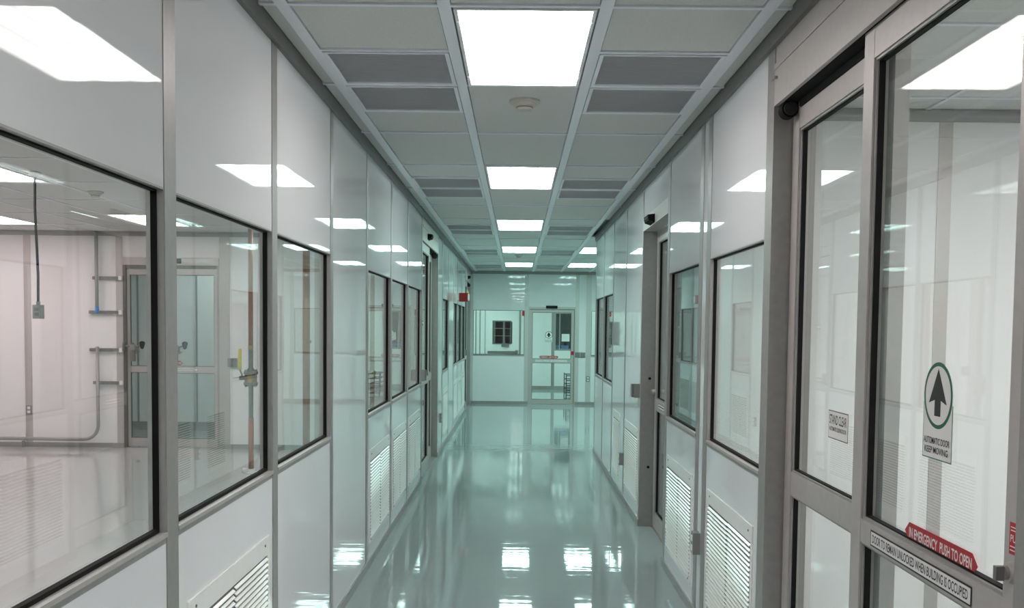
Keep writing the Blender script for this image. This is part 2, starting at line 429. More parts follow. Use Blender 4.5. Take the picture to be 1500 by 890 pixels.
# ------------------------------------------------------------------ walls
TH = 0.045
wl = root('wall_left', 'left corridor wall of glossy white panels and grey metal battens', 'wall', kind='structure')
wr = root('wall_right', 'right corridor wall of glossy white panels and grey metal battens', 'wall', kind='structure')
we = root('wall_end', 'end wall of white panels with grey battens, window and door', 'wall', kind='structure')
def wbox(side, parent, name, a, b, z0, z1, m, out=0.0, th=TH):
    """a piece of wall from along=a to b; out = how far it stands proud"""
    if side == 'L': return boxpart(name, parent, -WL-th, -WL+out, a, b, z0, z1, m)
    if side == 'R': return boxpart(name, parent, WR-out, WR+th, a, b, z0, z1, m)
    if side == 'E': return boxpart(name, parent, a, b, YE-out, YE+th, z0, z1, m)
    if side == 'B': return boxpart(name, parent, a, b, YB-out, YB+th, z0, z1, m)
PO = 0.003
bl_ = root('baseboard_left', 'grey metal base channel along the left corridor wall', 'baseboard', kind='structure')
br_ = root('baseboard_right', 'grey metal base channel along the right corridor wall', 'baseboard', kind='structure')
be_ = root('baseboard_end', 'grey metal base channel along the end wall', 'baseboard', kind='structure')
ROOTS = {'L': (wl, bl_), 'R': (wr, br_), 'E': (we, be_)}
def batten(side, a, b, z1=ZCH, th=TH, z0=0.0):
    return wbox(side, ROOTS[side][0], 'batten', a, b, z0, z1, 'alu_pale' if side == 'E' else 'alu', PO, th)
NW = [0]
def window(side, a, b, label, z0=SILL, z1=HEAD, group=None):
    NW[0] += 1
    mid = (a+b)/2; loc, rz = on_wall(side, mid)
    t = root('window_%d' % NW[0], label, 'window', loc, rz, group, 'structure')
    h = (b-a)/2
    MB().ring(-h, h, z0, z1, 0.006, -0.001, 0.017, 'alu', tb=0.03).box(-h, h, -.006, .0165, z0+.018, z0+.031, 'alu_light').build('window_frame', t)
    MB().ring(-h+.001, h-.001, z0+.022, z1-.001, 0.010, 0.017, 0.034, 'black', tb=0.020).build('gasket', t)
    MB().ring(-h, h, z0, z1, 0.010, 0.034, TH+.002, 'alu_pale', tb=0.03).build('room_side_frame', t)
    MB().box(-h+.009, h-.009, 0.0265, 0.0325, z0+.035, z1-.008, 'glass').build('pane', t)
    return t
_slats = {}
def louver(side, a, b, label, z0=0.155, z1=0.80, two=True):
    loc, rz = on_wall(side, (a+b)/2)
    t = root('louver_vent', label, 'vent', loc, rz, 'louvred wall vents')
    h = (b-a)/2
    MB().ring(-h, h, z0, z1, 0.03, -0.006, 0, 'louver', tb=.03, tt=.075).box(-h+.03, h-.03, -0.0015, 0, z0+.03, z1-.075, 'louver_gap_shade').build('frame', t)
    n = 24; hi = z1-.078; lo = z0+.034; pz = (hi-lo)/n
    segs = [(-h+.032, -.006), (.006, h-.032)] if two else [(-h+.032, h-.032)]
    for si, (xa, xb) in enumerate(segs):
        key = round(xb-xa, 3)
        if key not in _slats:
            L2 = (xb-xa)/2; m = MB()
            pr = [(-.0015, pz*.50), (-.0015, pz*.40), (-.0090, pz*.06), (-.0112, pz*.07), (-.0115, pz*.14), (-.0105, pz*.22)]
            n5 = len(pr)
            m.faces([(-L2, y, z) for y, z in pr]+[(L2, y, z) for y, z in pr],
                    [tuple(range(n5)), tuple(range(2*n5-1, n5-1, -1))]+[(i, n5+i, n5+(i+1) % n5, (i+1) % n5) for i in range(n5)], 'louver')
            _slats[key] = m.mesh('slat')
        for i in range(n): link('slat', _slats[key], t, ((xa+xb)/2, 0, lo+i*pz + (0.004 if si else 0)))
    for sx in (-1, 1):
        for z in (z0+.018, z1-.03): link('screw', SCREW, t, (sx*(h-.07), -.006, z))
    return t
SCREW = MB().cyl((0, 0, 0), (0, -.003, 0), .005, n=8, m='alu_dark').mesh('screw')

def bay(side, a, b, kind, wlabel=None, llabel=None, two=True):
    r = ROOTS[side][0]
    if kind == 'solid':
        wbox(side, r, 'panel', a, b, 0, ZCH, 'panel')
    else:
        wbox(side, r, 'panel', a, b, HEAD, ZCH, 'panel'); wbox(side, r, 'panel', a, b, 0, SILL, 'panel')
        window(side, a, b, wlabel)
    if llabel: louver(side, a+.075, b-.07, llabel, two=two)
def base(side, a, b):
    r = ROOTS[side][1]
    if side == 'L': boxpart('base_channel', r, -WL, -WL+.010, a, b, 0, .058, 'alu')
    elif side == 'R': boxpart('base_channel', r, WR-.010, WR, a, b, 0, .058, 'alu')
    else: boxpart('base_channel', r, a, b, YE-.010, YE, 0, .058, 'alu')
# top channels; side ones coloured dark for the shade under the ceiling
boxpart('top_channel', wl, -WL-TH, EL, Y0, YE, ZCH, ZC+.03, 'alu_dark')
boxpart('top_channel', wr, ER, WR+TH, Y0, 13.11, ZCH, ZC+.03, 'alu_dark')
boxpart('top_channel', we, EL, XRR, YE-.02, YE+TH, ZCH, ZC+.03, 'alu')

# ---- left wall
posts = [(-5.99, -5.9), (-4.75, -4.66), (-3.5, -3.42), (-2.22, -2.14), (-.95, -.87), (.30, .385), (1.545, 1.63), (2.807, 2.902), (4.036, 4.12), (5.292, 5.367), (6.55, 6.63), (7.812, 7.892), (9.0, 9.08), (10.31, 10.40)]
for a, b in posts: batten('L', a, b)
kinds = ['solid']*4 + [('w', 'rearmost left window, behind the one showing the hanging cord', None)]
for i in range(5): bay('L', posts[i][1], posts[i+1][0], 'solid')
bay('L', .385, 1.545, 'window', 'left window next behind the large one showing the hanging cord')
bay('L', 1.63, 2.807, 'window', 'large left window showing the hanging cord and conduit')
bay('L', 2.902, 4.036, 'window', 'left window showing the pipe with yellow lever above a vent', 'large near cream louvred vent under the yellow lever window')
bay('L', 4.12, 5.292, 'window', 'left window showing a thick copper pipe, with plain panel beneath')
bay('L', 5.367, 6.55, 'solid')
bay('L', 6.63, 7.812, 'window', 'left window just past the full height white panel', 'louvred vent just past the full height left panel')
bay('L', 7.892, 9.0, 'window', 'middle window of the three before the left sliding door', 'middle louvred vent of the three before the left sliding door')
bay('L', 9.08, 10.31, 'window', 'left window right before the left sliding door', 'louvred vent right before the left sliding door')
# beyond the left sliding door (opening 10.40 - 12.44)
for a, b in ((12.44, 12.52), (13.17, 13.25), (14.37, 14.45), (15.45, 15.53), (16.5, 16.58), (17.72, 17.8), (18.88, 18.97)): batten('L', a, b, th=(.13 if a in (12.44,) else TH))
bay('L', 12.52, 13.17, 'solid')
bay('L', 13.25, 14.37, 'window', 'left window next after the left sliding door', 'louvred vent next after the left sliding door', two=False)
bay('L', 14.45, 15.45, 'solid')
bay('L', 15.53, 16.5, 'window', 'far left window just before the red alarm', 'louvred vent below the red alarm', two=False)
bay('L', 16.58, 17.72, 'window', 'middle far left window just past the red alarm', 'louvred vent just past the red alarm', two=False)
bay('L', 17.8, 18.88, 'window', 'last left window before the farthest sliding door', 'last louvred vent before the farthest sliding door', two=False)
batten('L', 21.01, 21.1, th=.13); wbox('L', wl, 'panel', 21.1, YE, 0, ZCH, 'panel')
for a, b in ((Y0, 10.40), (12.44, 18.97), (21.01, YE-.01)): base('L', a, b)
# ---- right wall
for a, b in ((-5.99, -5.9), (-4.75, -4.66), (-3.5, -3.42), (-2.22, -2.14), (-.95, -.87), (.58, .67), (1.93, 2.02), (4.06, 4.172), (5.335, 5.44), (5.56, 5.66), (6.772, 6.86), (8.2, 8.262), (9.43, 9.49), (10.67, 10.73), (11.86, 11.92), (13.05, 13.11)):
    batten('R', a, b, th=(.17 if a in (4.06, 8.2, 6.772) else TH))
for a, b in ((-5.9, -4.75), (-4.66, -3.5), (-3.42, -2.22), (-2.14, -.95), (-.87, .58), (.67, 1.93), (5.44, 5.56)): bay('R', a, b, 'solid')
bay('R', 4.172, 5.335, 'window', 'right window beside the arrow decal door', 'large louvred vent beside the arrow decal door')
bay('R', 5.66, 6.772, 'window', 'right window beside the recessed door', 'large louvred vent beside the recessed door')
bay('R', 8.262, 9.43, 'solid', None, 'louvred vent just past the recessed door', two=False)
wbox('R', wr, 'panel', 9.49, 10.67, 0, ZCH, 'panel')
louver('R', 9.82, 10.47, 'narrow louvred vent past the recessed door', two=False)
bay('R', 10.73, 11.86, 'window', 'first of two right windows before the side hall opening')
bay('R', 11.92, 13.05, 'window', 'last right window at the side hall corner')
for a, b in ((Y0, 2.02), (4.06, 6.86), (8.2, 13.11)): base('R', a, b)
# over-door panels
wbox('R', wr, 'panel', 2.02, 4.06, 2.722, ZCH, 'alu_light'); wbox('R', wr, 'panel', 6.86, 8.2, 2.56, ZCH, 'panel')
wbox('L', wl, 'panel', 10.40, 12.44, 2.722, ZCH, 'alu_light'); wbox('L', wl, 'panel', 18.97, 21.01, 2.722, ZCH, 'alu_light')
# ---- end wall: window, door .24-1.22, second window
for a, b in ((-WL, -.955), (.152, .235), (1.25, 1.325), (1.475, 1.59), (2.75, 2.83)): batten('E', a, b)
for a, b in ((-.955, .152), (1.59, 2.75)):
    wbox('E', we, 'panel', a, b, 2.02, ZCH, 'panel'); wbox('E', we, 'panel', a, b, 0, 1.03, 'panel')
window('E', -.955, .152, 'end wall window showing a white door with push bar', 1.03, 2.02)
window('E', 1.59, 2.75, 'end wall window partly hidden behind the right wall corner', 1.03, 2.02)
wbox('E', we, 'panel', .235, 1.25, 2.10, ZCH, 'panel'); wbox('E', we, 'panel', 1.325, 1.475, 0, ZCH, 'panel'); wbox('E', we, 'panel', 2.83, XRR, 0, ZCH, 'panel')
for a, b in ((EL-.01, .235), (1.25, XRR)): base('E', a, b)

# ------------------------------------------------------------------ doors
def leaf(parent, x0, x1, y0, z0, z1, st, midz, bot, top, th=0.045, name='door_leaf', stf=None):
    """framed glass leaf in wall-local coordinates"""
    m = MB()
    m.box(x0, x0+st, y0, y0+th, z0, z1, 'alu_light'); m.box(x1-st, x1, y0, y0+th, z0, z1, 'alu_light')
    for a, b in ((z0, bot), midz, (top, z1)): m.box(x0+st, x1-st, y0+.001, y0+th-.001, a, b, 'alu_light')
    lf = m.build(name, parent)
    for a, b in ((bot, midz[0]), (midz[1], top)):
        MB().ring(x0+st, x1-st, a, b, .008, y0+.006, y0+.014, 'alu').build('glazing_stop', lf)
        MB().ring(x0+st+.001, x1-st-.001, a+.001, b-.001, .011, y0+.014, y0+.032, 'black').build('gasket', lf)
        MB().box(x0+st+.004, x1-st-.004, y0+.023, y0+.029, a+.004, b-.004, 'glass').build('pane', lf)
    return lf
def sensor(parent, x, y, z, w=0.15):
    m = MB(); h = .032
    m.faces([(x-w/2, y, z-h), (x+w/2, y, z-h), (x+w/2, y, z+h), (x-w/2, y, z+h), (x-w/2+.01, y-.045, z-h*.55), (x+w/2-.01, y-.045, z-h*.55), (x+w/2-.006, y-.052, z+h*.8), (x-w/2+.006, y-.052, z+h*.8)],
            [(0, 1, 2, 3), (7, 6, 5, 4), (0, 4, 5, 1), (1, 5, 6, 2), (2, 6, 7, 3), (3, 7, 4, 0)], 'black')
    m.box(x-w/2+.025, x+w/2-.025, y-.054, y-.046, z-.002, z+.014, 'dark')
    o = m.build('motion_sensor', parent); o['label'] = 'black motion sensor'
def sliding_door(num, side, far, label, full):
    """telescoping automatic door 2.04 m wide; far = along-coordinate of its far jamb"""
    loc, rz = on_wall(side, far)
    t = root('door_%d' % num, label, 'door', loc, rz, None, 'structure')
    sg = 1 if side == 'R' else -1
    W = 2.04
    def X(a, b): return (a, b) if sg > 0 else (-b, -a)
    # header box; black boxes underneath paint the shadowed gap
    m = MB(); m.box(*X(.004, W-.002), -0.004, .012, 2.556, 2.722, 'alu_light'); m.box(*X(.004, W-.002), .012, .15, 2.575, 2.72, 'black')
    m.box(*X(.004, W-.002), -.008, -.004, 2.700, 2.722, 'alu_light'); m.build('header', t)
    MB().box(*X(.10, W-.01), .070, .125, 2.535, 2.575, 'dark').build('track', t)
    MB().box(*X(.10, W-.01), .016, .068, 2.5565, 2.575, 'black').build('gap_shade', t)  # black filler painting the shade above the sliding leaf
    c = MB(); s0 = .03*sg; s1 = .085*sg
    c.cyl((s0, .040, 2.530), (s1, .040, 2.530), .034, n=20, m='black'); c.cyl((s1, .040, 2.530), (s1+.012*sg, .040, 2.530), .026, n=20, m='dark')
    c.box(*X(.05, .085), .05, .0725, 2.52, 2.575, 'black')
    c.build('pulley_cap', t)
    rec = leaf(t, *X(0.012, 1.095), .0735, .012, 2.53, .085, (.99, 1.083), .15, 2.45, name='sliding_leaf')
    fro = leaf(t, *X(.99, 2.036), .018, .012, 2.556, .082, (1.012, 1.083), .15, 2.463, name='front_leaf')
    MB().box(*X(0, W), .012, .13, 0, .010, 'alu').build('threshold', t)
    if full == 1:
        yf = .018-.0002; yg = .018+.0228
        arrow_decal(fro, 1.545, 1.470, yg)
        emergency_sticker(fro, 1.583, 1.110, yg-.0035, .43, .052)
        sticker('notice_strip', fro, [('rect', -.325, .325, -.0235, .0235, 'ink'), ('rect', -.320, .320, -.019, .019, 'paper'),
            ('text', 'DOOR TO REMAIN UNLOCKED WHEN BUILDING IS OCCUPIED', -.308, .308, -.0125, .0125, 'ink', 0.015)], (1.488, yf, 1.0435),
            'white strip with black capitals about the unlocked door')
        sticker('stand_clear_sticker', rec, [('rect', -.105, .105, -.05, .05, 'ink'), ('rect', -.102, .102, -.047, .047, 'paper'), ('text', 'STAND CLEAR', -.092, .092, .002, .036, 'ink', 0.012),
            ('text', 'AUTOMATIC SLIDING DOOR', -.09, .09, -.022, -.007, 'ink', 0.006)], (.60, .0735+.0228, 1.318), 'small white sticker reading STAND CLEAR')
        sticker('push_sticker', fro, [('rect', -.028, .028, -.034, .034, 'red'), ('text', 'PUSH', -.023, .023, -.008, .008, 'paper', 0.01), ('rect', -.022, .022, .016, .018, 'paper'), ('rect', -.022, .022, .023, .025, 'paper'),
            ('rect', -.022, .022, -.018, -.016, 'paper'), ('rect', -.022, .022, -.026, -.024, 'paper')], (2.004, yf, 1.218), 'small red sticker with white PUSH lettering')
        k = MB(); k.cyl((1.993, .018, 1.146), (1.993, .006, 1.146), .025, .021, 20, 'alu_light'); k.cyl((1.993, .006, 1.146), (1.993, -.002, 1.146), .015, n=16, m='alu')
        k.box(1.986, 2.000, -.020, -.002, 1.130, 1.160, 'alu_dark'); k.build('thumb_lock', fro)
        MB().cyl((.97, .072, 1.23), (.97, .060, 1.23), .012, n=14, m='dark').build('knob', rec)
        b = MB().cyl((.045, -.004, 2.662), (.045, -.016, 2.662), .006, n=10, m='alu'); b.cyl((-.005, -.013, 2.662), (.045, -.013, 2.662), .003, n=8, m='alu'); b.build('header_latch', t)
    else:
        sensor(t, -1.42 if full == 2 else -1.2, -.004, 2.64, .17)
        # stacked safety stickers and the alike decals
        sticker('safety_sticker', fro, [('rect', -.075, .075, -.028, .028, 'red'), ('rect', -.07, .07, -.008, .010, 'paper')], (-1.55, .04, 1.69), 'red and white safety sticker')
        emergency_sticker(fro, -1.5, 1.112, .0373, .43, .052)
    return t
sliding_door(1, 'R', 4.06, 'near automatic glass sliding door with arrow decal and red emergency sticker', 1)
sliding_door(2, 'L', 12.44, 'automatic sliding door in the left wall past three vents', 2)
sliding_door(3, 'L', 21.01, 'farthest automatic sliding door in the left wall at the end corner', 3)
# right recessed door (opening 6.86 - 8.20)
loc, rz = on_wall('R', 8.2)
d4 = root('door_4', 'recessed automatic glass door in the right wall with black sensor', 'door', loc, rz, None, 'structure')
MB().box(.002, 1.338, -.004, .10, 2.45, 2.56, 'alu_light').build('header', d4)
lf = leaf(d4, .01, 1.33, .112, .012, 2.448, .075, (.985, 1.075), .13, 2.36)
sticker('notice_strip', lf, [('rect', -.16, .16, -.022, .022, 'ink'), ('rect', -.155, .155, -.018, .018, 'paper'), ('rect', -.14, .14, -.004, .004, 'ink')], (.40, .1118, 1.03), 'white notice strip on the middle rail')
k = MB().cyl((.05, .112, 1.13), (.05, .085, 1.13), .022, n=16, m='alu_light'); k.box(.035, .065, .075, .086, 1.115, 1.145, 'alu'); k.build('thumb_lock', lf)
sensor(d4, .55, -.004, 2.49, .26)
MB().box(0, 1.34, .105, .165, 0, .010, 'alu').build('threshold', d4)
for z in (1.24, .50):
    MB().cyl((.0, .07, z), (.006, .07, z), .012, n=12, m='black').build('strike_hole', d4)
# end wall door
loc, rz = on_wall('E', .235)
d5 = root('door_5', 'glass door in the end wall with arrow decal and black sensor above', 'door', loc, rz, None, 'structure')
MB().ring(0, 1.013, 0, 2.098, .03, -.004, .05, 'alu_light', tb=.008, tt=.06).box(.985, .992, -.0045, 0, .01, 2.05, 'black').box(.03, .985, -.0045, 0, 2.036, 2.048, 'black').build('door_frame', d5)
lf = leaf(d5, .032, .980, .006, .012, 2.034, .05, (.90, .975), .10, 1.985)
arrow_decal(lf, .445, 1.475, .028, .16)
emergency_sticker(lf, .45, 1.02, .026, .42, .055)
sticker('notice_strip', lf, [('rect', -.34, .34, -.02, .02, 'paper'), ('text', 'DOOR TO REMAIN UNLOCKED WHEN BUILDING IS OCCUPIED', -.33, .33, -.011, .011, 'ink', 0.0)], (.50, .0058, .94), 'pale notice strip with small lettering')
sticker('push_sticker', lf, [('rect', -.028, .028, -.04, .04, 'red')], (.955, .0058, 1.11), 'small red sticker')
sensor(d5, .50, -.004, 2.095, .25)

# ------------------------------------------------------------------ other room walls
def plain_wall(name, label, x0, x1, y0, y1, m='room_wall', z1=ZC+.03):
    o = MB().box(x0, x1, y0, y1, 0, z1, m).build(name); return tag(o, label, 'wall', kind='structure')
plain_wall('wall_back', 'plain white wall closing the corridor behind the viewpoint', -WL, WR, Y0-.1, Y0)
plain_wall('wall_pipe_room_side', 'far white side wall of the pipe room', XLR-.1, XLR, -2, YE)
plain_wall('wall_pipe_room_rear', 'rear white wall of the pipe room', XLR, -WL-TH, -2.1, -2)
plain_wall('wall_closed_room_end', 'white end wall of the closed room beyond the valve door', XLR, -WL-TH, YE, YE+.1)
plain_wall('wall_right_rooms_side', 'far white side wall of the right hand rooms', XRR, XRR+.1, -2, YX)
plain_wall('wall_right_rooms_rear', 'rear white wall of the decal door room', WR+TH, XRR, -2.1, -2)
p_ = root('wall_partition', 'white partition with a grey batten seen through the arrow decal door', 'wall', kind='structure')
for a, b in ((WR+TH, 2.285), (2.36, 3.5), (3.57, XRR)): boxpart('panel', p_, a, b, 5.45, 5.55, 0, ZC+.03, 'room_wall')
for a, b in ((2.285, 2.36), (3.5, 3.57)): boxpart('batten', p_, a, b, 5.447, 5.553, 0, ZC+.03, 'alu_light')
boxpart('top_channel', p_, WR+TH, XRR, 5.43, 5.447, ZC-.06, ZC, 'alu')
plain_wall('wall_side_hall', 'white wall of the side hall around the right wall corner', WR+TH, XRR, 13.05, 13.11, 'panel')
# right rooms: a parallel inner wall with battens behind the right windows
q_ = root('wall_inner_right', 'white inner wall with battens seen through the right windows', 'wall', kind='structure')
for i, y in enumerate((5.6, 6.9, 8.2, 9.5, 10.8, 12.1)):
    y1 = min(y+1.22, 13.05); boxpart('panel', q_, 3.3, 3.36, y, y1, 0, ZC+.03, 'room_wall')
    if y1 < 13: boxpart('batten', q_, 3.297, 3.363, y1, y+1.3, 0, ZC+.03, 'alu')
# pipe room partition with the valve door
wb = root('wall_pipe_room_end', 'white panelled end wall of the pipe room with grey battens', 'wall', kind='structure')
DX0, DX1 = -5.215, -3.94
for a, b in ((XLR, -7.77), (-7.68, -6.525), (-6.43, DX0-.09), (-3.80, -2.68), (-2.60, -WL-TH)): wbox('B', wb, 'panel', a, b, 0, ZC+.03, 'room_wall', th=.10)
for a, b in ((-7.77, -7.68), (-6.525, -6.43), (DX0-.09, DX0), (DX1, -3.80), (-2.68, -2.60)): wbox('B', wb, 'batten', a, b, 0, ZC+.03, 'alu_light', .004, .10)
wbox('B', wb, 'panel', DX0, DX1, 2.52, ZC+.03, 'room_wall', th=.10)
boxpart('top_channel', wb, XLR, -WL-TH, YB-.022, YB-.004, ZC-.055, ZC, 'alu')
b3 = root('baseboard_pipe_room', 'grey base channel along the pipe room end wall', 'baseboard', kind='structure')
for a, b in ((XLR, DX0), (DX1, -WL-TH)): boxpart('base_channel', b3, a, b, YB-.014, YB-.004, 0, .06, 'alu')
loc, rz = on_wall('B', DX0)
d6 = root('door_6', 'tall glass door at the back of the pipe room beside conduit brackets', 'door', loc, rz, None, 'structure')
MB().box(.002, 1.273, -.012, .08, 2.42, 2.518, 'alu_light').box(.03, 1.245, .02, .08, 2.375, 2.42, 'alu_dark').build('header', d6)
MB().box(.0, .03, .0, .10, 0, 2.42, 'alu_dark').build('jamb', d6); MB().box(1.245, 1.275, .0, .10, 0, 2.42, 'alu').build('jamb', d6)
la = leaf(d6, .034, .66, .055, .012, 2.373, .03, (1.005, 1.08), .12, 2.30, name='sliding_leaf')
lb = leaf(d6, .56, 1.243, .008, .012, 2.373, .035, (1.005, 1.08), .12, 2.30, name='front_leaf')
emergency_sticker(lb, .62+.02, 1.13, .028, .28, .06)
sticker('notice_strip', lb, [('rect', -.22, .22, -.022, .022, 'ink'), ('rect', -.216, .216, -.018, .018, 'paper'), ('rect', -.19, .19, -.004, .004, 'ink')], (.76, .0078, 1.043), 'white notice strip')
sensor(d6, .72, -.012, 2.475, .12)
# closed room behind the valve door: a row of white panels with dark seams
cr = root('wall_closed_room', 'white panel screen with grey battens behind the valve door glass', 'wall', kind='structure')
for i in range(8):
    a = -6.4+i*.46; boxpart('panel', cr, a+.03, a+.46, 15.4, 15.45, 0, ZC+.03, 'room_wall'); boxpart('batten', cr, a, a+.03, 15.395, 15.455, 0, ZC+.03, 'alu')
boxpart('base_channel', cr, -6.4, -2.72, 15.385, 15.395, 0, .12, 'alu')

# ------------------------------------------------------------------ pipe room contents
def arc(c, r, a0, a1, n, ax):
    out = []
    for i in range(n+1):
        t = a0+(a1-a0)*i/n; out.append((c[0]+r*math.cos(t), c[1], c[2]+r*math.sin(t)))
    return out
CY = YB-.072
path = [(XLR+.01, CY, .112)] + arc((-5.72, CY, .112+.19), .19, -math.pi/2, 0, 8, 0) + [(-5.53, CY, 1.34)]
path = [(p[0], p[1], p[2]) for p in path]
c1 = MB().tube(path, .022, 10, 'alu').build('conduit', smooth=True)
tag(c1, 'bent grey conduit running along the pipe room floor and up the wall', 'conduit')
c2 = MB().tube([(-5.53, CY, 1.79), (-5.53, CY, ZC)], .024, 10, 'alu').tube([(-5.53, CY, 1.78), (-5.53, CY, 1.86)], .027, 10, 'blue').build('conduit', smooth=True)
tag(c2, 'short upper conduit dropping from the ceiling beside the tall glass door', 'conduit')
SN = ['topmost', 'second', 'third', 'lowest']
for i, (z, xa) in enumerate(((2.243, -5.60), (1.793, -5.65), (1.297, -5.65), (.862, -5.605))):
    t = root('strut_bracket', '%s metal strut bracket beside the tall glass door' % SN[i], 'bracket', (xa, YB, z), 0, 'strut brackets on the pipe room wall')
    L_ = -5.255-xa
    m = MB(); m.box(0, L_, -.044, -.040, -.021, .021, 'iron'); m.box(0, L_, -.040, -.004, -.021, -.018, 'alu'); m.box(0, L_, -.040, -.004, .018, .021, 'alu'); m.build('channel', t)
    boxpart('end_cap', t, L_, L_+.04, -.05, -.004, -.028, .028, 'white')
    if i != 2: [boxpart('pipe_clamp', t, -5.53-xa+e-.005, -5.53-xa+e+.005, -.085, -.044, -.014, .014, 'alu') for e in (-.033, .033)]
# floor stand for the conduit
t = root('conduit_stand', 'small stanchion holding the low conduit in front of the batten', 'stand', (-6.525, CY, 0))
boxpart('post', t, -.014, .014, -.02, .02, 0, .085, 'iron'); MB().cyl((0, 0, .137), (0, 0, .175), .024, .018, 14, 'white').build('cap', t)
# hanging cord
t = root('hanging_cord', 'black cord hanging from the ceiling with a grey outlet box', 'cord', (-3.885, 8.0, 1.68))
MB().tube([(0, 0, .125), (.002, 0, .35), (-.006, 0, .62), (-.016, 0, .9), (-.012, 0, ZC-1.68-.001)], .011, 8, 'black').build('cable', t, smooth=True)
ob = MB().box(-.034, .034, -.03, .03, 0, .112, 'steel_box').cyl((0, 0, .112), (0, 0, .14), .016, n=12, m='iron').build('outlet_box', t)
for z in (.036, .076): boxpart('socket', ob, -.018, .018, -.032, -.03, z-.014, z+.014, 'alu_dark')
MB().lathe([(.05, 0), (.045, -.02), (.02, -.035)], (-.012, 0, ZC-1.68-.001), 16, 'white').build('ceiling_cup', t)
# copper pipes
P1 = (-2.945, 10.9)
t = root('copper_pipe', 'slim copper pipe with iron valve and yellow lever handle', 'pipe', (*P1, 0), 0, 'pipes in the pipe room')
MB().cyl((0, 0, 1.42), (0, 0, ZC), .026, n=14, m='copper').build('upper_pipe', t, smooth=True)
MB().cyl((0, 0, .0), (0, 0, .62), .030, n=14, m='copper').build('lower_pipe', t, smooth=True)
MB().cyl((0, 0, .62), (0, 0, 1.0), .026, n=14, m='iron').cyl((0, 0, 1.12), (0, 0, 1.38), .026, n=14, m='iron').cyl((0, 0, 1.38), (0, 0, 1.42), .03, n=14, m='brass').build('nipple', t)
v = MB(); v.cyl((0, 0, 1.005), (0, 0, 1.115), .058, n=16, m='brass')
for z in (.985, 1.105): v.cyl((0, 0, z), (0, 0, z+.03), .078, n=16, m='iron')
for i in range(4):
    a = math.pi/4+i*math.pi/2; v.cyl((.064*math.cos(a), .064*math.sin(a), .965), (.064*math.cos(a), .064*math.sin(a), 1.155), .012, n=8, m='iron')
v.cyl((0, 0, 1.13), (0, 0, 1.17), .036, n=12, m='iron'); v.cyl((-.05, 0, 1.06), (-.125, 0, 1.06), .022, n=12, m='iron')
vb = v.build('valve', t)
MB().tube([(-.10, 0, 1.06), (-.10, 0, 1.10), (-.125, 0, 1.16)], .010, 8, 'iron').tube([(-.12, 0, 1.15), (-.122, 0, 1.20), (-.118, 0, 1.385)], .018, 10, 'yellow').build('lever_handle', vb, smooth=True)['label'] = 'yellow lever handle'
MB().cyl((0, 0, 0), (0, 0, .012), .075, n=20, m='white').cyl((0, 0, .012), (0, 0, .05), .045, n=16, m='white').cyl((-.03, 0, .03), (-.09, 0, .03), .028, n=14, m='paper').build('base_flange', t)
MB().tube([(0, 0, 2.735), (0, 0, 2.76)], .032, 12, 'yellow').build('tag_band', t)
for i, (x, y, r, lab) in enumerate(((-2.33, 10.9, .040, 'thick copper pipe standing right of the valve pipe'), (-1.60, 10.9, .024, 'copper pipe with red valve wheel close to the left sliding door'))):
    t = root('copper_pipe', lab, 'pipe', (x, y, 0), 0, 'pipes in the pipe room')
    MB().cyl((0, 0, .03), (0, 0, ZC), r, n=16, m='copper').build('pipe', t, smooth=True)
    MB().cyl((0, 0, 0), (0, 0, .03), r*2, n=18, m='white').build('base_flange', t)
    if i == 1:
        MB().cyl((0, 0, 1.07), (0, 0, 1.16), .042, n=14, m='brass').cyl((-.03, 0, 1.115), (-.09, 0, 1.115), .014, n=10, m='brass').cyl((-.085, 0, 1.115), (-.10, 0, 1.115), .045, n=16, m='red').build('valve', t)
    else: MB().cyl((.03, -.01, 1.47), (.045, -.03, 1.47), .02, n=12, m='copper').build('stub', t)
# valve fittings on the tall glass door
for i, (x, lab) in enumerate(((.035, 'steel regulator with black knob on the tall glass door jamb'), (.60, 'steel regulator with black knob in the middle of the tall glass door'))):
    yy = -.03
    t = root('regulator', lab, 'regulator', (DX0+x, YB, 1.16), 0, 'regulators on the tall glass door')
    m = MB(); m.box(-.025, .005, -.06, (.0 if i == 0 else .008), .13, .24, 'alu_dark'); m.cyl((.0, yy, .19), (.06, yy, .19), .016, n=10, m='iron'); m.build('bracket', t)
    m = MB(); m.cyl((.10, yy, -.01), (.10, yy, .14), .036, n=16, m='iron'); m.cyl((.10, yy, .14), (.10, yy, .21), .042, n=16, m='alu'); m.cyl((.10, yy, .21), (.10, yy, .235), .02, n=12, m='iron')
    m.build('cylinder', t, smooth=False)
    m = MB(); m.cyl((.13, yy, .175), (.215, yy, .205), .012, n=8, m='iron'); m.cyl((.15, yy, .17), (.15, yy, .09), .014, n=8, m='iron'); m.cyl((.14, yy, .12), (.19, yy, .115), .008, n=8, m='iron'); m.build('side_arm', t)
    m = MB(); m.lathe([(.012, -.07), (.022, -.055), (.030, -.02), (.038, .0), (.034, .02), (.012, .032)], (.225, yy, .225), 16, 'black'); m.build('knob', t, smooth=True)

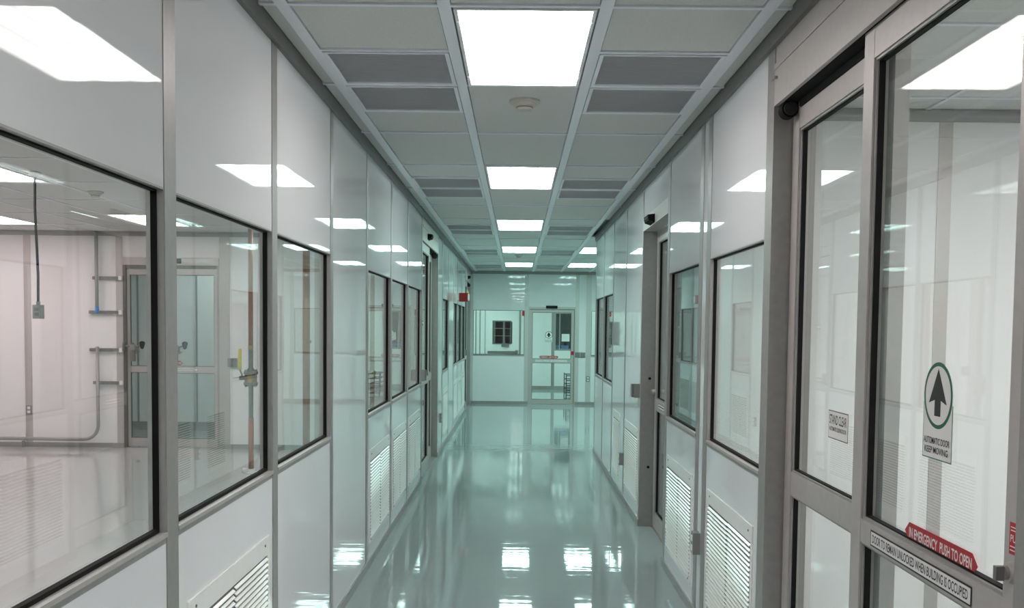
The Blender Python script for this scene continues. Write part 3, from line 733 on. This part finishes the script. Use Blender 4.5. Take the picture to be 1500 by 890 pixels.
# ------------------------------------------------------------------ small fittings on walls
def outlet(side, along, z, label, out=0.0, w=.07, h=.115, dpt=.03):
    loc, rz = on_wall(side, along, z, out)
    t = root('outlet_box', label, 'outlet', loc, rz, 'outlet boxes')
    boxpart('box', t, -w/2, w/2, -dpt, 0, -h/2, h/2, 'steel_box')
    for s in (-1, 1): boxpart('socket', t, -w*.24, w*.24, -dpt-.0025, -dpt, s*h*.22-h*.13, s*h*.22+h*.13, 'paper')
def push_plate(side, along, z, label, w=.11, h=.115, dpt=.042):
    loc, rz = on_wall(side, along, z, PO)
    t = root('push_plate', label, 'switch', loc, rz, 'door push plates')
    boxpart('box', t, -w/2, w/2, -dpt*.72, 0, -h/2, h/2, 'steel_box'); boxpart('plate', t, -w/2+.006, w/2-.006, -dpt, -dpt*.72, -h/2+.006, h/2-.006, 'iron')
outlet('R', 5.50, .455, 'grey outlet box on the narrow strip between the two large right vents', .0, .075, .12, .04)
outlet('R', 9.46, .40, 'grey outlet box between the two vents past the recessed door', PO, .06, .115, .04)
push_plate('R', 8.36, 1.13, 'grey door push plate beside the recessed door', .12, .12, .06)
push_plate('L', 10.355, 1.14, 'grey door push plate right before the left sliding door', .09, .12, .05)
outlet('L', 12.85, .46, 'dark outlet box just past the left sliding door', 0, .075, .12, .03)
push_plate('L', 18.925, 1.16, 'grey push plate before the farthest sliding door', .09, .115, .04)
push_plate('E', 1.30, 1.075, 'left one of two push plates beside the end door', .11, .11, .03)
push_plate('E', 1.415, 1.072, 'right one of two push plates beside the end door', .11, .11, .03)
outlet('E', 1.533, .555, 'outlet box on the end wall batten right of the door', PO, .075, .12, .02)
outlet('B', -6.478, .49, 'outlet on the batten above the low conduit', .004, .075, .12, .012)
push_plate('B', -3.765, 1.145, 'grey push plate right of the tall glass door', .13, .12, .03)
# fire alarm standing out from the left wall
t = root('fire_alarm', 'red fire alarm with white strobe projecting from the far left wall', 'fire alarm', (-WL, 16.48, 2.07), 0)
boxpart('bracket', t, 0, .03, -.03, .03, .03, .12, 'white')
MB().box(.03, .175, -.045, .045, 0, .145, 'alarm_red').build('body', t)
MB().box(.055, .15, -.052, -.045, .02, .06, 'alarm_red').box(.06, .145, -.0535, -.045, .085, .13, 'alarm_red').build('horn_grille', t)
MB().box(.175, .20, -.03, .03, .02, .125, 'paper').build('strobe', t)
# EXIT style amber tag above
a_ = MB().box(-WL+.002, -WL+.03, 19.6, 19.66, 2.23, 2.36, 'amber').box(-WL, -WL+.002, 19.58, 19.68, 2.21, 2.38, 'paper').build('warning_tag')
a_.parent = None; tag(a_, 'small yellow tag on the farthest sliding door frame', 'tag')
# red tag by the end window
s_ = MB().box(.10, .152, YE-.05, YE-.001, 1.90, 2.005, 'red').build('alarm_pull'); tag(s_, 'small red alarm box at the top corner of the end window', 'alarm box')
# smoke detectors
for x, y, lab, s in ((.025, 5.33, 'round cream smoke detector on the tile past the brightest light', 1.15), (.01, 16.5, 'small far smoke detector past the fourth corridor light', 1.0), (-3.9, 9.15, 'smoke detector on the pipe room ceiling near the cord', 1.0)):
    t = root('smoke_detector', lab, 'smoke detector', (x, y, ZC+.007), 0, 'smoke detectors')
    MB().lathe([(.072*s, 0), (.072*s, -.012), (.066*s, -.018)], n=28, m='smoke_det').build('base', t, smooth=False)
    MB().lathe([(.055*s, -.018), (.053*s, -.03), (.038*s, -.034), (.038*s, -.042), (.033*s, -.052), (.015*s, -.055)], n=28, m='smoke_det').build('sensing_head', t)
    MB().lathe([(.0395*s, -.0355), (.0395*s, -.0405)], n=28, m='alu_dark').build('vent_slot', t)

# ------------------------------------------------------------------ room behind the end wall
wx = root('wall_end_room', 'white back wall of the room behind the end wall', 'wall', kind='structure')
for a, b in ((-3.0, -.875), (.10, .915), (1.55, XRR)): boxpart('panel', wx, a, b, YX, YX+.1, 0, ZC+.03, 'room_wall')
boxpart('panel', wx, -.875, .10, YX, YX+.1, 2.15, ZC+.03, 'room_wall')
boxpart('panel', wx, 1.0, 1.55, YX, YX+.1, 2.06, ZC+.03, 'room_wall'); boxpart('panel', wx, 1.0, 1.55, YX, YX+.1, 0, 1.04, 'room_wall')
for a in (-1.13, -1.02, .045): boxpart('batten', wx, a, a+.035, YX-.006, YX, 0, ZC, 'alu')
boxpart('batten', wx, .915, 1.0, YX-.006, YX+.1, 0, ZC, 'alu')
boxpart('base_channel', wx, .1, XRR, YX-.012, YX, 0, .09, 'alu'); boxpart('base_channel', wx, -3.0, -.875, YX-.012, YX, 0, .09, 'alu')
plain_wall('wall_end_room_side', 'white side wall of the room behind the end wall', -3.1, -3.0, YE+.06, YX)
plain_wall('wall_end_room_closure', 'white wall closing the end room beside the left rooms', -3.0, -WL, YE+.06, YE+.12)
d7 = root('door_7', 'white hinged door with wired window and push bar behind the end window', 'door', (-.875, YX, 0), 0, None, 'structure')
MB().ring(.02, .955, .01, 2.13, .215, .01, .06, 'white', tb=1.20, tt=.33).build('door_leaf', d7)
MB().ring(.0, .975, 0, 2.15, .02, -.01, .1, 'alu', tb=.002).build('door_frame', d7)
lw = MB().ring(.205, .715, 1.195, 1.83, .028, -.004, .07, 'alu_dark').build('vision_frame', d7)
MB().box(.233, .687, .03, .034, 1.22, 1.80, 'glass').build('pane', d7)
for z in (1.42, 1.62): boxpart('glazing_bar', d7, .233, .687, .02, .028, z-.006, z+.006, 'alu')
for x in (.27, .50, .53): boxpart('glazing_bar', d7, x-.008, x+.008, .02, .028, 1.22, 1.80, 'alu')
MB().box(.08, .89, -.075, -.045, .945, 1.015, 'alu_dark').box(.08, .14, -.045, .01, .945, 1.015, 'alu').box(.82, .89, -.045, .01, .935, 1.045, 'alu').build('push_bar', d7)
MB().box(.45, .66, -.03, .01, 1.13, 1.195, 'alu_dark').build('closer', d7)
# dark store beyond, its lack of light painted into the surfaces
plain_wall('wall_dark_store', 'dark wall of the unlit store seen through the far door window', -1.6, 2.4, YX+1.6, YX+1.7, 'store_shade')
st = root('ceiling', 'dark ceiling over the unlit store', 'ceiling', kind='structure'); MB().box(-1.6, 2.4, YX+.1, YX+1.6, ZC+.0, ZC+.03, 'store_shade').build('slab', st)
plain_wall('wall_dark_store_side', 'dark side wall of the unlit store by the far door', -1.7, -1.6, YX+.1, YX+1.7, 'store_shade')
plain_wall('wall_dark_store_flank', 'dark side wall of the unlit store by the dark window', 2.4, 2.5, YX+.1, YX+1.7, 'store_shade')
NW[0] += 1
t = root('window_%d' % NW[0], 'dark two-light window on the far wall behind the end door', 'window', (1.0, YX, 0), 0, None, 'structure')
MB().ring(0, .55, 1.04, 2.06, .03, -.006, .05, 'alu').build('window_frame', t); MB().box(.125, .150, -.004, .05, 1.07, 2.03, 'alu').build('mullion', t)
MB().box(.03, .52, .02, .026, 1.07, 2.03, 'glass').build('pane', t)
pp = MB().box(1.19, 1.40, YX+.012, YX+.017, 1.29, 1.49, 'paper').build('paper_notice'); tag(pp, 'white paper notice taped to the dark far window', 'notice')
sh = root('counter', 'shelf ledge inside the dark store under its window', 'shelf', (1.0, YX+.25, 0))
boxpart('top', sh, .0, .9, -.14, .2, 1.06, 1.09, 'alu'); boxpart('support', sh, .05, .1, -.1, .18, 0, 1.06, 'alu'); boxpart('support', sh, .8, .85, -.1, .18, 0, 1.06, 'alu')
for i, (a, b, lab) in enumerate(((.03, .13, 'small blue box on the shelf left of the mullion'), (.19, .38, 'wide blue box on the shelf below the paper notice'))):
    o = MB().box(1.0+a, 1.0+b, YX+.14, YX+.26, 1.09, 1.17, 'blue').box(1.0+a-.004, 1.0+b+.004, YX+.136, YX+.264, 1.165, 1.18, 'blue').build('storage_box'); tag(o, lab, 'box', 'blue boxes on the shelf')
# dark wire rack just inside the end door
t = root('wire_rack', 'dark low wire rack standing inside the end door', 'rack', (1.15, 23.15, 0))
for x in (0, .26):
    for y in (0, 1.0): boxpart('upright', t, x, x+.022, y, y+.022, 0, .56, 'dark')
for i in range(5):
    m = MB(); z = .06+i*.115
    m.box(.0, .282, 0, .012, z, z+.018, 'dark'); m.box(.0, .282, 1.01, 1.022, z, z+.018, 'dark')
    for j in range(7): m.box(.02+j*.038, .028+j*.038, .012, 1.01, z+.005, z+.013, 'dark')
    m.build('wire_shelf', t)
